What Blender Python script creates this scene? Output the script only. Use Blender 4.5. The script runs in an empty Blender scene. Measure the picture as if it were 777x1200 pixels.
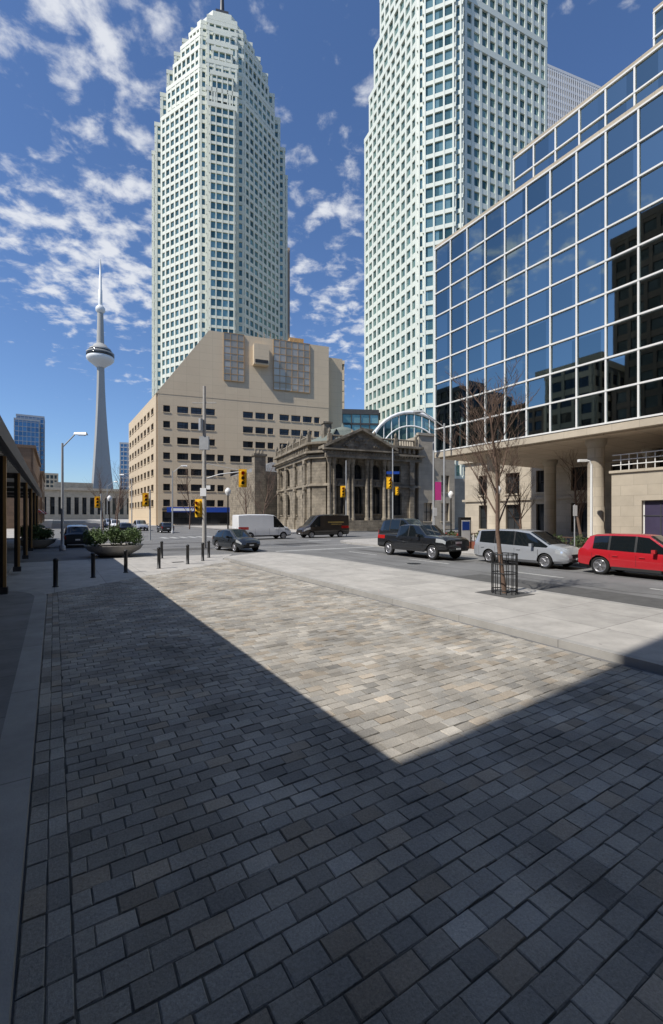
import bpy, math, random, bmesh
from mathutils import Vector, Matrix
random.seed(7)
sc=bpy.context.scene
A=math.radians(32); CA,SA=math.cos(A),math.sin(A)
def W(t,s,z=0): return Vector((t*CA-s*SA, t*SA+s*CA, z))
# ------------------------------------------------------------ materials
def nt(name):
    m=bpy.data.materials.new(name); m.use_nodes=True
    n=m.node_tree; b=n.nodes['Principled BSDF']; return m,n,b
def mat(name,col,rough=.7,metal=0,var=.15,scale=2.0,bump=0,bscale=40,coat=0,spec=.5,dirt=0):
    m,n,b=nt(name); N=n.nodes; L=n.links
    b.inputs['Roughness'].default_value=rough; b.inputs['Metallic'].default_value=metal
    b.inputs['Coat Weight'].default_value=coat; b.inputs['Coat Roughness'].default_value=.03
    b.inputs['Specular IOR Level'].default_value=spec
    tc=N.new('ShaderNodeTexCoord')
    if var>0:
        no=N.new('ShaderNodeTexNoise'); no.inputs['Scale'].default_value=scale; no.inputs['Detail'].default_value=6
        no.inputs['Roughness'].default_value=.65
        L.new(tc.outputs['Object'],no.inputs['Vector'])
        r=N.new('ShaderNodeValToRGB'); r.color_ramp.elements[0].position=.3; r.color_ramp.elements[1].position=.7
        r.color_ramp.elements[0].color=[c*(1-var) for c in col]+[1]; r.color_ramp.elements[1].color=[min(1,c*(1+var)) for c in col]+[1]
        L.new(no.outputs['Fac'],r.inputs['Fac']); L.new(r.outputs['Color'],b.inputs['Base Color'])
    else: b.inputs['Base Color'].default_value=list(col)+[1]
    if bump>0:
        n2=N.new('ShaderNodeTexNoise'); n2.inputs['Scale'].default_value=bscale; n2.inputs['Detail'].default_value=5
        L.new(tc.outputs['Object'],n2.inputs['Vector'])
        bp=N.new('ShaderNodeBump'); bp.inputs['Strength'].default_value=bump; bp.inputs['Distance'].default_value=.02
        L.new(n2.outputs['Fac'],bp.inputs['Height']); L.new(bp.outputs['Normal'],b.inputs['Normal'])
    return m
def slabmat(name,col,bw,bh,mort=.012,off=0.0,var=.12,vertical=False,dark=.55,bump=.3,c2=None,nscale=1.5,stain=0):
    m,n,b=nt(name); N=n.nodes; L=n.links
    tc=N.new('ShaderNodeTexCoord'); vec=tc.outputs['Object']
    if vertical:
        sp=N.new('ShaderNodeSeparateXYZ'); L.new(vec,sp.inputs[0]); ad=N.new('ShaderNodeMath'); L.new(sp.outputs[0],ad.inputs[0]); L.new(sp.outputs[1],ad.inputs[1])
        cb=N.new('ShaderNodeCombineXYZ'); L.new(ad.outputs[0],cb.inputs[0]); L.new(sp.outputs[2],cb.inputs[1]); vec2=cb.outputs[0]
    else: vec2=vec
    br=N.new('ShaderNodeTexBrick'); br.offset=off; br.inputs['Scale'].default_value=1
    br.inputs['Brick Width'].default_value=bw; br.inputs['Row Height'].default_value=bh; br.inputs['Mortar Size'].default_value=mort
    br.inputs['Mortar Smooth'].default_value=.2
    c2=c2 or [c*.85 for c in col]
    br.inputs['Color1'].default_value=list(col)+[1]; br.inputs['Color2'].default_value=list(c2)+[1]
    br.inputs['Mortar'].default_value=[c*dark for c in col]+[1]
    L.new(vec2,br.inputs['Vector'])
    no=N.new('ShaderNodeTexNoise'); no.inputs['Scale'].default_value=nscale; no.inputs['Detail'].default_value=8; no.inputs['Roughness'].default_value=.7
    L.new(vec,no.inputs['Vector'])
    r=N.new('ShaderNodeMapRange'); r.inputs[1].default_value=.25; r.inputs[2].default_value=.75; r.inputs[3].default_value=1-var*1.6; r.inputs[4].default_value=1+var
    L.new(no.outputs['Fac'],r.inputs[0])
    mx=N.new('ShaderNodeMix'); mx.data_type='RGBA'; mx.blend_type='MULTIPLY'; mx.inputs[0].default_value=1
    L.new(br.outputs['Color'],mx.inputs[6]); L.new(r.outputs[0],mx.inputs[7]); res=mx.outputs[2]
    if stain:
        vo=N.new('ShaderNodeTexVoronoi'); vo.inputs['Scale'].default_value=stain; L.new(vec,vo.inputs['Vector'])
        sr=N.new('ShaderNodeMapRange'); sr.inputs[1].default_value=.03; sr.inputs[2].default_value=.05; sr.inputs[3].default_value=.6; sr.inputs[4].default_value=1; L.new(vo.outputs['Distance'],sr.inputs[0])
        m3=N.new('ShaderNodeMix'); m3.data_type='RGBA'; m3.blend_type='MULTIPLY'; m3.inputs[0].default_value=1; L.new(res,m3.inputs[6]); L.new(sr.outputs[0],m3.inputs[7]); res=m3.outputs[2]
    L.new(res,b.inputs['Base Color'])
    b.inputs['Roughness'].default_value=.85
    n2=N.new('ShaderNodeTexNoise'); n2.inputs['Scale'].default_value=60; n2.inputs['Detail'].default_value=4; L.new(vec,n2.inputs['Vector'])
    sb=N.new('ShaderNodeMath'); sb.operation='SUBTRACT'; L.new(n2.outputs['Fac'],sb.inputs[0]); L.new(br.outputs['Fac'],sb.inputs[1])
    bp=N.new('ShaderNodeBump'); bp.inputs['Strength'].default_value=bump; bp.inputs['Distance'].default_value=.01
    L.new(sb.outputs[0],bp.inputs['Height']); L.new(bp.outputs['Normal'],b.inputs['Normal'])
    return m
def cellglass(name,c1,c2,cell=(3,3,4),rough=.08,metal=.5):
    m,n,b=nt(name); N=n.nodes; L=n.links
    tc=N.new('ShaderNodeTexCoord'); d=N.new('ShaderNodeVectorMath'); d.operation='DIVIDE'; d.inputs[1].default_value=cell
    L.new(tc.outputs['Object'],d.inputs[0]); f=N.new('ShaderNodeVectorMath'); f.operation='FLOOR'; L.new(d.outputs[0],f.inputs[0])
    w=N.new('ShaderNodeTexWhiteNoise'); w.noise_dimensions='3D'; L.new(f.outputs[0],w.inputs['Vector'])
    r=N.new('ShaderNodeValToRGB'); r.color_ramp.elements[0].color=list(c1)+[1]; r.color_ramp.elements[1].color=list(c2)+[1]
    L.new(w.outputs['Value'],r.inputs['Fac']); L.new(r.outputs['Color'],b.inputs['Base Color'])
    b.inputs['Roughness'].default_value=rough; b.inputs['Metallic'].default_value=metal
    return m
# ------------------------------------------------------------ mesh builder
class MB:
    def __init__(s): s.v=[];s.f=[];s.m=[];s.sm=[];s.M=Matrix.Identity(4)
    def add(s,pts,faces,mi=0,smooth=False):
        o=len(s.v); s.v+=[tuple(s.M@Vector(p)) for p in pts]
        for f in faces: s.f.append([o+i for i in f]); s.m.append(mi); s.sm.append(smooth)
    def box(s,x0,x1,y0,y1,z0,z1,mi=0):
        if x0>x1:x0,x1=x1,x0
        if y0>y1:y0,y1=y1,y0
        p=[(x0,y0,z0),(x1,y0,z0),(x1,y1,z0),(x0,y1,z0),(x0,y0,z1),(x1,y0,z1),(x1,y1,z1),(x0,y1,z1)]
        s.add(p,[(0,3,2,1),(4,5,6,7),(0,1,5,4),(1,2,6,5),(2,3,7,6),(3,0,4,7)],mi)
    def hexa(s,p,mi=0): s.add(p,[(0,3,2,1),(4,5,6,7),(0,1,5,4),(1,2,6,5),(2,3,7,6),(3,0,4,7)],mi)
    def prism(s,poly,z0,z1,mi=0,cap=None):
        n=len(poly); cap=mi if cap is None else cap
        p=[(x,y,z0) for x,y in poly]+[(x,y,z1) for x,y in poly]
        s.add(p,[(i,(i+1)%n,n+(i+1)%n,n+i) for i in range(n)],mi)
        s.add([(x,y,z1) for x,y in poly],[list(range(n))],cap); s.add([(x,y,z0) for x,y in poly],[list(range(n))[::-1]],cap)
    def tube(s,p0,p1,r0,r1,n=8,mi=0,caps=True):
        p0=Vector(p0);p1=Vector(p1);d=(p1-p0)
        if d.length<1e-6:return
        d.normalize(); a=Vector((0,0,1)) if abs(d.z)<.9 else Vector((1,0,0)); x=d.cross(a).normalized(); y=d.cross(x)
        P=[];
        for p,r in((p0,r0),(p1,r1)):
            for i in range(n):
                t=2*math.pi*i/n; P.append(p+x*math.cos(t)*r+y*math.sin(t)*r)
        s.add(P,[(i,(i+1)%n,n+(i+1)%n,n+i) for i in range(n)],mi,True)
        if caps: s.add(P[:n],[list(range(n))[::-1]],mi); s.add(P[n:],[list(range(n))],mi)
    def path(s,pts,r,n=8,mi=0):
        for i in range(len(pts)-1):
            ra=r if not isinstance(r,list) else r[i]; rb=r if not isinstance(r,list) else r[i+1]
            s.tube(pts[i],pts[i+1],ra,rb,n,mi)
    def lathe(s,prof,n=24,mi=0,c=(0,0),smooth=True):
        P=[]
        for r,z in prof:
            for i in range(n):
                t=2*math.pi*i/n; P.append((c[0]+r*math.cos(t),c[1]+r*math.sin(t),z))
        F=[]
        for k in range(len(prof)-1):
            for i in range(n): F.append((k*n+i,k*n+(i+1)%n,(k+1)*n+(i+1)%n,(k+1)*n+i))
        s.add(P,F,mi,smooth)
        s.add(P[:n],[list(range(n))[::-1]],mi); s.add(P[-n:],[list(range(n))],mi)
    def build(s,name,mats,loc=(0,0,0),rz=0.0,parent=None,bevel=0):
        me=bpy.data.meshes.new(name); me.from_pydata(s.v,[],s.f); 
        for m in mats: me.materials.append(m)
        me.polygons.foreach_set('material_index',s.m); me.polygons.foreach_set('use_smooth',s.sm); me.update()
        o=bpy.data.objects.new(name,me); sc.collection.objects.link(o); o.location=loc; o.rotation_euler=(0,0,rz)
        if parent: o.parent=parent
        if bevel:
            b=o.modifiers.new('b','BEVEL'); b.width=bevel; b.segments=2; b.limit_method='ANGLE'
        return o
def empty(name,loc,rz=0):
    e=bpy.data.objects.new(name,None); e.empty_display_size=.3; sc.collection.objects.link(e); e.location=loc; e.rotation_euler=(0,0,rz); return e
def offset(poly,d):
    n=len(poly); out=[]
    for i in range(n):
        p=Vector(poly[i]);a=(p-Vector(poly[i-1])).normalized();b=(Vector(poly[(i+1)%n])-p).normalized()
        na=Vector((a.y,-a.x));nb=Vector((b.y,-b.x)); m=na+nb
        k=d*2/max(m.length_squared,.2); out.append((p.x+m.x*k,p.y+m.y*k))
    return out
def ring(mb,poly,d,z0,z1,mi):
    n=len(poly);o=offset(poly,d)
    P=[(x,y,z0) for x,y in o]+[(x,y,z1) for x,y in o]+[(x,y,z0) for x,y in poly]+[(x,y,z1) for x,y in poly]
    F=[]
    for i in range(n):
        j=(i+1)%n; F+=[(i,j,n+j,n+i),(n+i,n+j,3*n+j,3*n+i),(2*n+i,2*n+j,j,i)]
    mb.add(P,F,mi)
def facade(mb,poly,z0,z1,fh=4,sp=1.8,bay=3,pw=1.2,d=.3,mg=0,ms=1,par=1.0,base=None):
    mb.prism(poly,z0,z1,mg,ms)
    k=0; zb=z0 if base is None else math.ceil((z0-base)/fh)*fh+base
    while zb+k*fh+sp<z1+.01:
        ring(mb,poly,d,zb+k*fh,zb+k*fh+sp,ms);k+=1
    ring(mb,poly,d+.15,z1-.6,z1+par,ms)
    n=len(poly)
    for i in range(n):
        a=Vector(poly[i]);b=Vector(poly[(i+1)%n]);L=(b-a).length
        if L<pw*1.2: continue
        e=(b-a)/L;nn=Vector((e.y,-e.x)); c=max(1,round(L/bay))
        for j in range(c+1):
            w=pw/2; q=min(max(j*L/c,w),L-w)
            p=[a+e*(q-w),a+e*(q+w)]
            P=[p[0],p[1],p[1]+nn*(d+.1),p[0]+nn*(d+.1)]
            P=[P[3],P[2],P[1],P[0]]
            mb.hexa([(x.x,x.y,z0) for x in P]+[(x.x,x.y,z1-.02) for x in P],ms)
def wall(mb,P0,P1,z0,z1,wins,th=.35,mw=1,mfr=2,bars=True):
    """wall in cells with real openings; wins: (a,b,za,zb,arch)"""
    P0=Vector(P0);P1=Vector(P1);e=(P1-P0);L=e.length;e/=L;nn=Vector((e.y,-e.x))
    old=mb.M; mb.M=old@Matrix(((e.x,-nn.x,0,P0.x),(e.y,-nn.y,0,P0.y),(0,0,1,0),(0,0,0,1)))
    wins=[w for w in wins if w[1]<L-.05]
    xs=sorted(set([0,L]+[w[0] for w in wins]+[w[1] for w in wins])); 
    for i in range(len(xs)-1):
        xa,xb=xs[i],xs[i+1]
        if xb-xa<1e-4: continue
        col=sorted([w for w in wins if w[0]<=xa+1e-4 and w[1]>=xb-1e-4],key=lambda w:w[2]); z=z0
        for w in col:
            if w[2]>z+1e-4: mb.box(xa,xb,-th,0,z,w[2],mw)
            z=w[3]
        if z<z1-1e-4: mb.box(xa,xb,-th,0,z,z1,mw)
    for w in wins:
        a,b,za,zb=w[:4]; arch=len(w)>4 and w[4]
        if arch:
            r=(b-a)/2; c=(a+b)/2; zc=zb-r; N=10
            for k in range(N):
                t0=math.pi-math.pi*k/N; t1=math.pi-math.pi*(k+1)/N
                x0,h0=c+r*math.cos(t0),zc+r*math.sin(t0); x1,h1=c+r*math.cos(t1),zc+r*math.sin(t1)
                mb.add([(x0,-th,h0),(x1,-th,h1),(x1,-th,zb),(x0,-th,zb),(x0,0,h0),(x1,0,h1)],[(0,1,2,3),(4,5,1,0)],mw)
                q=1.16
                mb.hexa([(c+r*math.cos(t1),-th-.1,zc+r*math.sin(t1)),(c+r*math.cos(t0),-th-.1,zc+r*math.sin(t0)),(c+r*math.cos(t0),-th+.01,zc+r*math.sin(t0)),(c+r*math.cos(t1),-th+.01,zc+r*math.sin(t1)),
                  (c+r*q*math.cos(t1),-th-.1,zc+r*q*math.sin(t1)),(c+r*q*math.cos(t0),-th-.1,zc+r*q*math.sin(t0)),(c+r*q*math.cos(t0),-th+.01,zc+r*q*math.sin(t0)),(c+r*q*math.cos(t1),-th+.01,zc+r*q*math.sin(t1))],mw)
            mb.box(c-.16,c+.16,-th-.22,-th,zb-.05,zb+.5,mw)
        mb.box(a-.12,b+.12,-th-.12,-th+.02,za-.18,za-.003,mw)
        if bars:
            mb.box((a+b)/2-.04,(a+b)/2+.04,-.08,-.01,za,zb,mfr); mb.box(a,b,-.07,-.012,(za+zb)/2-.04,(za+zb)/2+.04,mfr)
            mb.box(a,a+.07,-.09,-.01,za,zb,mfr); mb.box(b-.07,b,-.09,-.01,za,zb,mfr)
    mb.M=old
def along(mb,P0,P1,step,fn):
    P0=Vector(P0);P1=Vector(P1);e=(P1-P0);L=e.length;e/=L;nn=Vector((e.y,-e.x)); old=mb.M
    n=max(1,int(L/step))
    for k in range(n):
        p=P0+e*((k+.5)*L/n); mb.M=old@Matrix(((e.x,-nn.x,0,p.x),(e.y,-nn.y,0,p.y),(0,0,1,0),(0,0,0,1))); fn()
    mb.M=old
# materials
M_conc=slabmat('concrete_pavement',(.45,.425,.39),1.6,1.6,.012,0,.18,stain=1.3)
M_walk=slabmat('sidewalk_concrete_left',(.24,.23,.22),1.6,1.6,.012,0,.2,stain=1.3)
M_kerb=slabmat('kerb_concrete',(.38,.365,.34),2.4,2.4,.01,0,.15)
M_asph=mat('asphalt',(.165,.163,.16),.9,var=.24,scale=.45,bump=.6,bscale=90)
M_patch=mat('asphalt_patch',(.09,.088,.085),.95,var=.2,scale=3,bump=.4,bscale=90)
M_ground=mat('ground',(.15,.145,.14),.95,var=.2,scale=.05)
M_paint=mat('road_paint',(.42,.42,.40),.7,var=.35,scale=8)
M_beige=slabmat('beige_panels',(.62,.50,.345),3.0,1.9,.03,0,.05,True,.8,.1,(.60,.48,.33),.1)
M_beige2=slabmat('limestone',(.50,.435,.34),1.4,.6,.012,.5,.14,True,.7,.2,None,.4)
M_hist=slabmat('weathered_stone',(.31,.265,.20),1.0,.45,.02,.5,.45,True,.45,.4,(.235,.20,.15),.8)
M_tow=mat('tower_granite',(.68,.69,.59),.6,var=.05,scale=.05)
M_tow2=mat('tower_granite_grey',(.64,.67,.59),.6,var=.05,scale=.05)
M_teal=cellglass('tower_glass',(.05,.12,.115),(.26,.42,.39),(3,3,4.0),.12,.6)
M_dglass=cellglass('dark_window',(.015,.018,.02),(.07,.075,.08),(1.5,1.5,1.9),.08,.2)
M_mirror=cellglass('curtain_glass',(.20,.26,.265),(.33,.40,.40),(1.7,1.7,1.88),.02,1)
M_white=mat('white_metal',(.75,.75,.73),.4,var=.03)
M_black=mat('black_metal',(.015,.015,.016),.45,var=.1)
M_bronze=mat('bronze_metal',(.42,.25,.10),.5,var=.1)
M_galv=mat('galvanised_steel',(.42,.43,.44),.5,.3,var=.1)
M_pole=mat('concrete_pole',(.42,.40,.37),.85,var=.15,scale=6)
M_yellow=mat('signal_yellow',(.80,.48,.02),.5,var=.03)
M_roof=mat('roof_grey',(.16,.16,.16),.8,var=.2)
M_copper=mat('verdigris_roof',(.15,.17,.145),.8,var=.2)
M_brown=slabmat('brown_masonry',(.26,.175,.115),2,.6,.02,.5,.1,True,.7,.2,None,.2)
M_dark=mat('dark_facade',(.05,.05,.055),.5,var=.1)
M_bark=mat('bark',(.15,.10,.075),.95,var=.3,scale=20,bump=.4)
M_leaf=mat('evergreen_leaf',(.075,.12,.035),.7,var=.6,scale=3)
M_leaf2=mat('hedge_leaf',(.06,.09,.03),.7,var=.6,scale=3)
M_tire=mat('tire_rubber',(.012,.012,.012),.85,var=.1)
M_rim=mat('alloy_rim',(.5,.5,.52),.3,.8,var=.03)
M_cglass=mat('car_glass',(.008,.011,.013),.04,var=0,spec=.6)
M_trim=mat('car_trim',(.02,.02,.02),.6,var=0)
M_red_l=mat('tail_lamp_red',(.4,.01,.01),.2,var=0,coat=1)
M_head=mat('headlamp_clear',(.70,.73,.75),.1,.5,var=0,coat=1)
M_blue=mat('blue_sign',(.01,.06,.35),.5,var=0)
M_pink=mat('banner_magenta',(.45,.03,.20),.7,var=.05)
M_signw=mat('sign_white',(.8,.8,.8),.5,var=0)
M_soil=mat('soil',(.05,.035,.025),1,var=.3)
M_door=mat('door_purple',(.055,.045,.085),.4,var=.1)
M_soff=slabmat('soffit_panel',(.50,.40,.29),1.7,1.7,.03,0,.05)
M_awn=mat('shop_awning_red',(.35,.04,.03),.8,var=.1)
# ------------------------------------------------------------ ground
mb=MB(); mb.box(-3000,3000,-3000,3000,-.6,-.06,0); mb.build('ground',[M_ground])
mb=MB(); mb.box(-160,160,-120,420,-.1,-.02,0); mb.build('asphalt_road',[M_asph],rz=A)
T0,T1=-.17,7.86; LIM=lambda t:16.6+t*.80
v=[];f=[];cols=[]
def paver(x0,x1,y0,y1,c):
    g=.0035; b=.006; x0+=g+random.uniform(-.002,.002);x1-=g;y0+=g;y1-=g+random.uniform(-.002,.002)
    zo=random.gauss(0,.0022); tx=random.gauss(0,.011);ty=random.gauss(0,.011); cx,cy=(x0+x1)/2,(y0+y1)/2
    o=len(v)
    for (xx,yy,zz) in [(x0,y0,-.03),(x1,y0,-.03),(x1,y1,-.03),(x0,y1,-.03),(x0,y0,-b),(x1,y0,-b),(x1,y1,-b),(x0,y1,-b),(x0+b,y0+b,0),(x1-b,y0+b,0),(x1-b,y1-b,0),(x0+b,y1-b,0)]:
        jx=random.uniform(-.004,.004) if zz>-.03 else 0; jy=random.uniform(-.004,.004) if zz>-.03 else 0
        v.append((xx+jx,yy+jy,zz+(0 if zz==-.03 else zo+(xx-cx)*tx+(yy-cy)*ty)))
    F=[(0,1,5,4),(1,2,6,5),(2,3,7,6),(3,0,4,7),(4,5,9,8),(5,6,10,9),(6,7,11,10),(7,4,8,11),(8,9,10,11)]
    for q in F: f.append([o+i for i in q]); cols.append(c)
def pc():
    k=random.random(); b=max(.6,random.gauss(1,.13))
    base=(.35,.322,.28) if k<.55 else ((.325,.306,.275) if k<.86 else (.37,.318,.255))
    return [c*b for c in base]
bw,bh=.235,.158
y=-3.0
while y<23:
    if y<LIM(T0): paver(T0,T0+.13,y,y+.25,pc()); paver(T0+.13,T0+.26,y,y+.25,pc())
    y+=.25
y=-3.0;r=0
while y<23.5:
    x=T0+.26-(bw/2 if r%2 else 0)+random.uniform(-.02,.02)
    while x<T1:
        ww=bw+random.uniform(-.012,.012)
        a=max(x,T0+.26);b=min(x+ww,T1)
        if b-a>.05 and y<LIM((a+b)/2): paver(a,b,y,y+bh,pc())
        x+=ww
    y+=bh;r+=1
me=bpy.data.meshes.new('brick_paving'); me.from_pydata(v,[],f)
ca=me.color_attributes.new('pcol','FLOAT_COLOR','CORNER')
arr=[]
for c,p in zip(cols,f): arr+= (c+[1])*len(p)
ca.data.foreach_set('color',arr)
m,n,b=nt('concrete_paver'); N=n.nodes;L=n.links
at=N.new('ShaderNodeAttribute'); at.attribute_name='pcol'; tc=N.new('ShaderNodeTexCoord')
n1=N.new('ShaderNodeTexNoise'); n1.inputs['Scale'].default_value=.9; n1.inputs['Detail'].default_value=8; L.new(tc.outputs['Object'],n1.inputs['Vector'])
n2=N.new('ShaderNodeTexNoise'); n2.inputs['Scale'].default_value=55; n2.inputs['Detail'].default_value=8; n2.inputs['Roughness'].default_value=.8; L.new(tc.outputs['Object'],n2.inputs['Vector'])
ad=N.new('ShaderNodeMath'); ad.operation='ADD'; L.new(n1.outputs['Fac'],ad.inputs[0]); L.new(n2.outputs['Fac'],ad.inputs[1])
r_=N.new('ShaderNodeMapRange'); r_.inputs[1].default_value=.7; r_.inputs[2].default_value=1.3; r_.inputs[3].default_value=.5; r_.inputs[4].default_value=1.38; L.new(ad.outputs[0],r_.inputs[0])
mx=N.new('ShaderNodeMix'); mx.data_type='RGBA'; mx.blend_type='MULTIPLY'; mx.inputs[0].default_value=1
L.new(at.outputs['Color'],mx.inputs[6]); L.new(r_.outputs[0],mx.inputs[7])
vo=N.new('ShaderNodeTexVoronoi'); vo.inputs['Scale'].default_value=1.9; L.new(tc.outputs['Object'],vo.inputs['Vector'])
sr=N.new('ShaderNodeMapRange'); sr.inputs[1].default_value=.03; sr.inputs[2].default_value=.045; sr.inputs[3].default_value=1.6; sr.inputs[4].default_value=1; L.new(vo.outputs['Distance'],sr.inputs[0])
mx2=N.new('ShaderNodeMix'); mx2.data_type='RGBA'; mx2.blend_type='MULTIPLY'; mx2.inputs[0].default_value=1
L.new(mx.outputs[2],mx2.inputs[6]); L.new(sr.outputs[0],mx2.inputs[7]); L.new(mx2.outputs[2],b.inputs['Base Color']); b.inputs['Roughness'].default_value=.85
b.inputs['Specular IOR Level'].default_value=.3
bp=N.new('ShaderNodeBump'); bp.inputs['Strength'].default_value=1; bp.inputs['Distance'].default_value=.012
n3=N.new('ShaderNodeTexNoise'); n3.inputs['Scale'].default_value=30; n3.inputs['Detail'].default_value=9; n3.inputs['Roughness'].default_value=.75; L.new(tc.outputs['Object'],n3.inputs['Vector'])
L.new(n3.outputs['Fac'],bp.inputs['Height']); L.new(bp.outputs['Normal'],b.inputs['Normal'])
me.materials.append(m); me.update()
o=bpy.data.objects.new('brick_paving',me); sc.collection.objects.link(o); o.rotation_euler=(0,0,A)
mb=MB(); mb.prism([(T0,-3),(T1,-3),(T1,LIM(T1)),(T0,LIM(T0))],-.019,-.008,0); mb.build('paving_sand_bed',[mat('joint_sand',(.085,.08,.07),1,var=.3,scale=8)],rz=A)
mb=MB()
mb.prism([(T0-.3,LIM(T0-.3)),(T1,LIM(T1)),(T1+.14,LIM(T1)),(T1+.14,24.4),(9.5,27),(6,28),(-1.6,28),(-1.6,LIM(T0-.3))],-.05,-.002,0)
mb.build('plaza_pavement',[M_conc],rz=A)
def rounded(pts,rad,seg=8):
    out=[];n=len(pts)
    for i in range(n):
        r=rad[i]; p=Vector(pts[i])
        if r==0: out.append(tuple(p)); continue
        a=(Vector(pts[i-1])-p).normalized();b=(Vector(pts[(i+1)%n])-p).normalized()
        p0=p+a*r;p1=p+b*r
        for k in range(seg+1):
            t=k/seg; q=(1-t)**2*p0+2*t*(1-t)*p+t*t*p1; out.append(tuple(q))
    return out
def sidewalk(name,pts,rad,z=.12,kw=.16,mm=None):
    P=rounded(pts,rad); mb=MB(); mb.prism(offset(P,-kw),-.05,z,0)
    ring(mb,offset(P,-kw),kw,-.05,z+.004,1); mb.build(name,[mm or M_conc,M_kerb],rz=A)
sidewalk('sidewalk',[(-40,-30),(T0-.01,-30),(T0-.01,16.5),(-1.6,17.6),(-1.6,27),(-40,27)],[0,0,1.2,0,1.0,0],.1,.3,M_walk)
sidewalk('tree_island_sidewalk',[(T1+.14,-30),(12.8,-30),(12.8,23),(11.5,26.5),(T1+.14,24.4)],[0,0,2,1.0,.5],.12)
sidewalk('sidewalk',[(21.5,-40),(27.6,-40),(60,-40),(60,36),(21.5,36)],[0,0,0,0,5])
sidewalk('sidewalk',[(24,54),(120,54),(120,100),(24,100)],[4,0,0,0])
sidewalk('sidewalk',[(16,104),(100,104),(100,290),(16,290)],[4,0,0,0])
sidewalk('sidewalk',[(-60,56),(-.5,56),(-.5,290),(-60,290)],[0,4,0,0])
mb=MB()
for s in range(-20,25,6): mb.box(17.0,17.12,s,s+3,-.019,-.014)
for k in range(14): mb.box(10+k*1.0,10.5+k*1.0,49.5,52.5,-.019,-.014)
mb.box(12.9,21.3,27.6,28.0,-.019,-.014); mb.box(12.9,21.3,31.3,31.5,-.019,-.014)
mb.box(8.4,8.5,56,110,-.019,-.014); mb.box(21,23.5,37.5,38.0,-.019,-.014)
mb.build('road_marking',[M_paint],rz=A)
mb=MB()
for (a,b_,c,d_) in [(13.4,15.2,4,12.5),(18.2,19.0,16,26),(6,10,32,34.2),(0,14,40,41.1),(16,20,33,35.5)]: mb.box(a,b_,c,d_,-.019,-.0165)
R=random.Random(9)
for (x,y,dxx,dyy) in [(13.2,-2,.08,1),(16.2,2,.02,1),(19.4,6,-.05,1),(2,36,1,.1),(12,44,1,-.1)]:
    for k in range(26):
        nx=x+dxx*.9+R.gauss(0,.12);ny=y+dyy*.9+R.gauss(0,.12); q=Vector((nx-x,ny-y)).normalized(); px_,py_=-q.y*.03,q.x*.03
        mb.add([(x-px_,y-py_,-.0155),(nx-px_,ny-py_,-.0155),(nx+px_,ny+py_,-.0155),(x+px_,y+py_,-.0155)],[(0,1,2,3)]); x,y=nx,ny
mb.build('asphalt_patch',[M_patch],rz=A)
mb=MB(); mb.lathe([(.36,-.02),(.36,-.012)],24,0); mb.build('manhole_cover',[M_black],W(15.6,17)); 
mb=MB(); mb.lathe([(.36,-.02),(.36,-.012)],24,0); mb.build('manhole_cover',[M_black],W(10.5,31)); 
mb=MB(); mb.box(-.3,.3,-.2,.2,-.001,.004); mb.build('utility_cover',[M_black],W(5.5,24.0,0),A)
# ------------------------------------------------------------ bollards
for t,s in [(.04,17.9),(1.3,19.8),(2.6,20.8),(4.1,21.6),(5.7,22.8),(6.8,24.0),(7.6,25.6),(5.2,26.6)]:
    mb=MB(); mb.lathe([(.10,0),(.10,.02),(.075,.03),(.075,.88),(.085,.885),(.085,.93),(.07,.96),(.03,.985),(.002,.99)],16); mb.build('bollard',[M_black],W(t,s,0))
def twig_tree(name,loc,H,r,seed,spread=.55,depth=4,lean=0,first=.3,mats=None):
    rnd=random.Random(seed); mb=MB()
    def br(p,d,L,r,lev):
        n=3 if lev<3 else 2; q=Vector(p);dd=d.copy(); pts=[q.copy()]
        for k in range(n):
            dd=(dd+Vector((rnd.gauss(0,.09),rnd.gauss(0,.09),.06))).normalized(); q=q+dd*L/n; pts.append(q.copy())
        rr=[max(r*(1-.65*k/n),.0035) for k in range(n+1)]
        mb.path(pts,rr,7 if lev<2 else 4,0)
        if lev>=depth: return
        c=[12,6,5,4,3][lev] if lev<5 else 3
        for k in range(c):
            f=(first+(1-first)*(k+.5)/c) if lev==0 else .25+.75*(k+.6)/c
            i=min(int(f*n),n-1); pos=pts[i].lerp(pts[i+1],f*n-i)
            az=rnd.uniform(0,6.28); ax=Vector((math.cos(az),math.sin(az),0))
            nd=(dd*.9+ax*spread*rnd.uniform(.8,1.5)+Vector((0,0,.2))).normalized()
            br(pos,nd,L*(.44 if lev==0 else .52)*rnd.uniform(.7,1.15)*(1.2-.6*f if lev==0 else 1),rr[i]*.45,lev+1)
    br((0,0,0),Vector((lean,0,1)).normalized(),H*.86,r,0)
    return mb.build(name,[M_bark],loc)
e=W(11.4,8.5,.12)
twig_tree('bare_tree',e,6.3,.075,11,.6,4,first=.28)
mb=MB(); 
for k in range(14):
    t=2*math.pi*k/14; x,y=.36*math.cos(t),.36*math.sin(t); mb.tube((x,y,0),(x,y,1.2),.013,.013,5)
for z in (.12,.62,.9,1.18):
    pts=[(.365*math.cos(2*math.pi*k/20),.365*math.sin(2*math.pi*k/20),z) for k in range(21)]; mb.path(pts,.017,5)
mb.build('tree_guard',[M_black],e)
mb=MB(); mb.box(-.6,.6,-.6,.6,.001,.008); mb.build('tree_grate',[M_patch],e,A)
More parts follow.
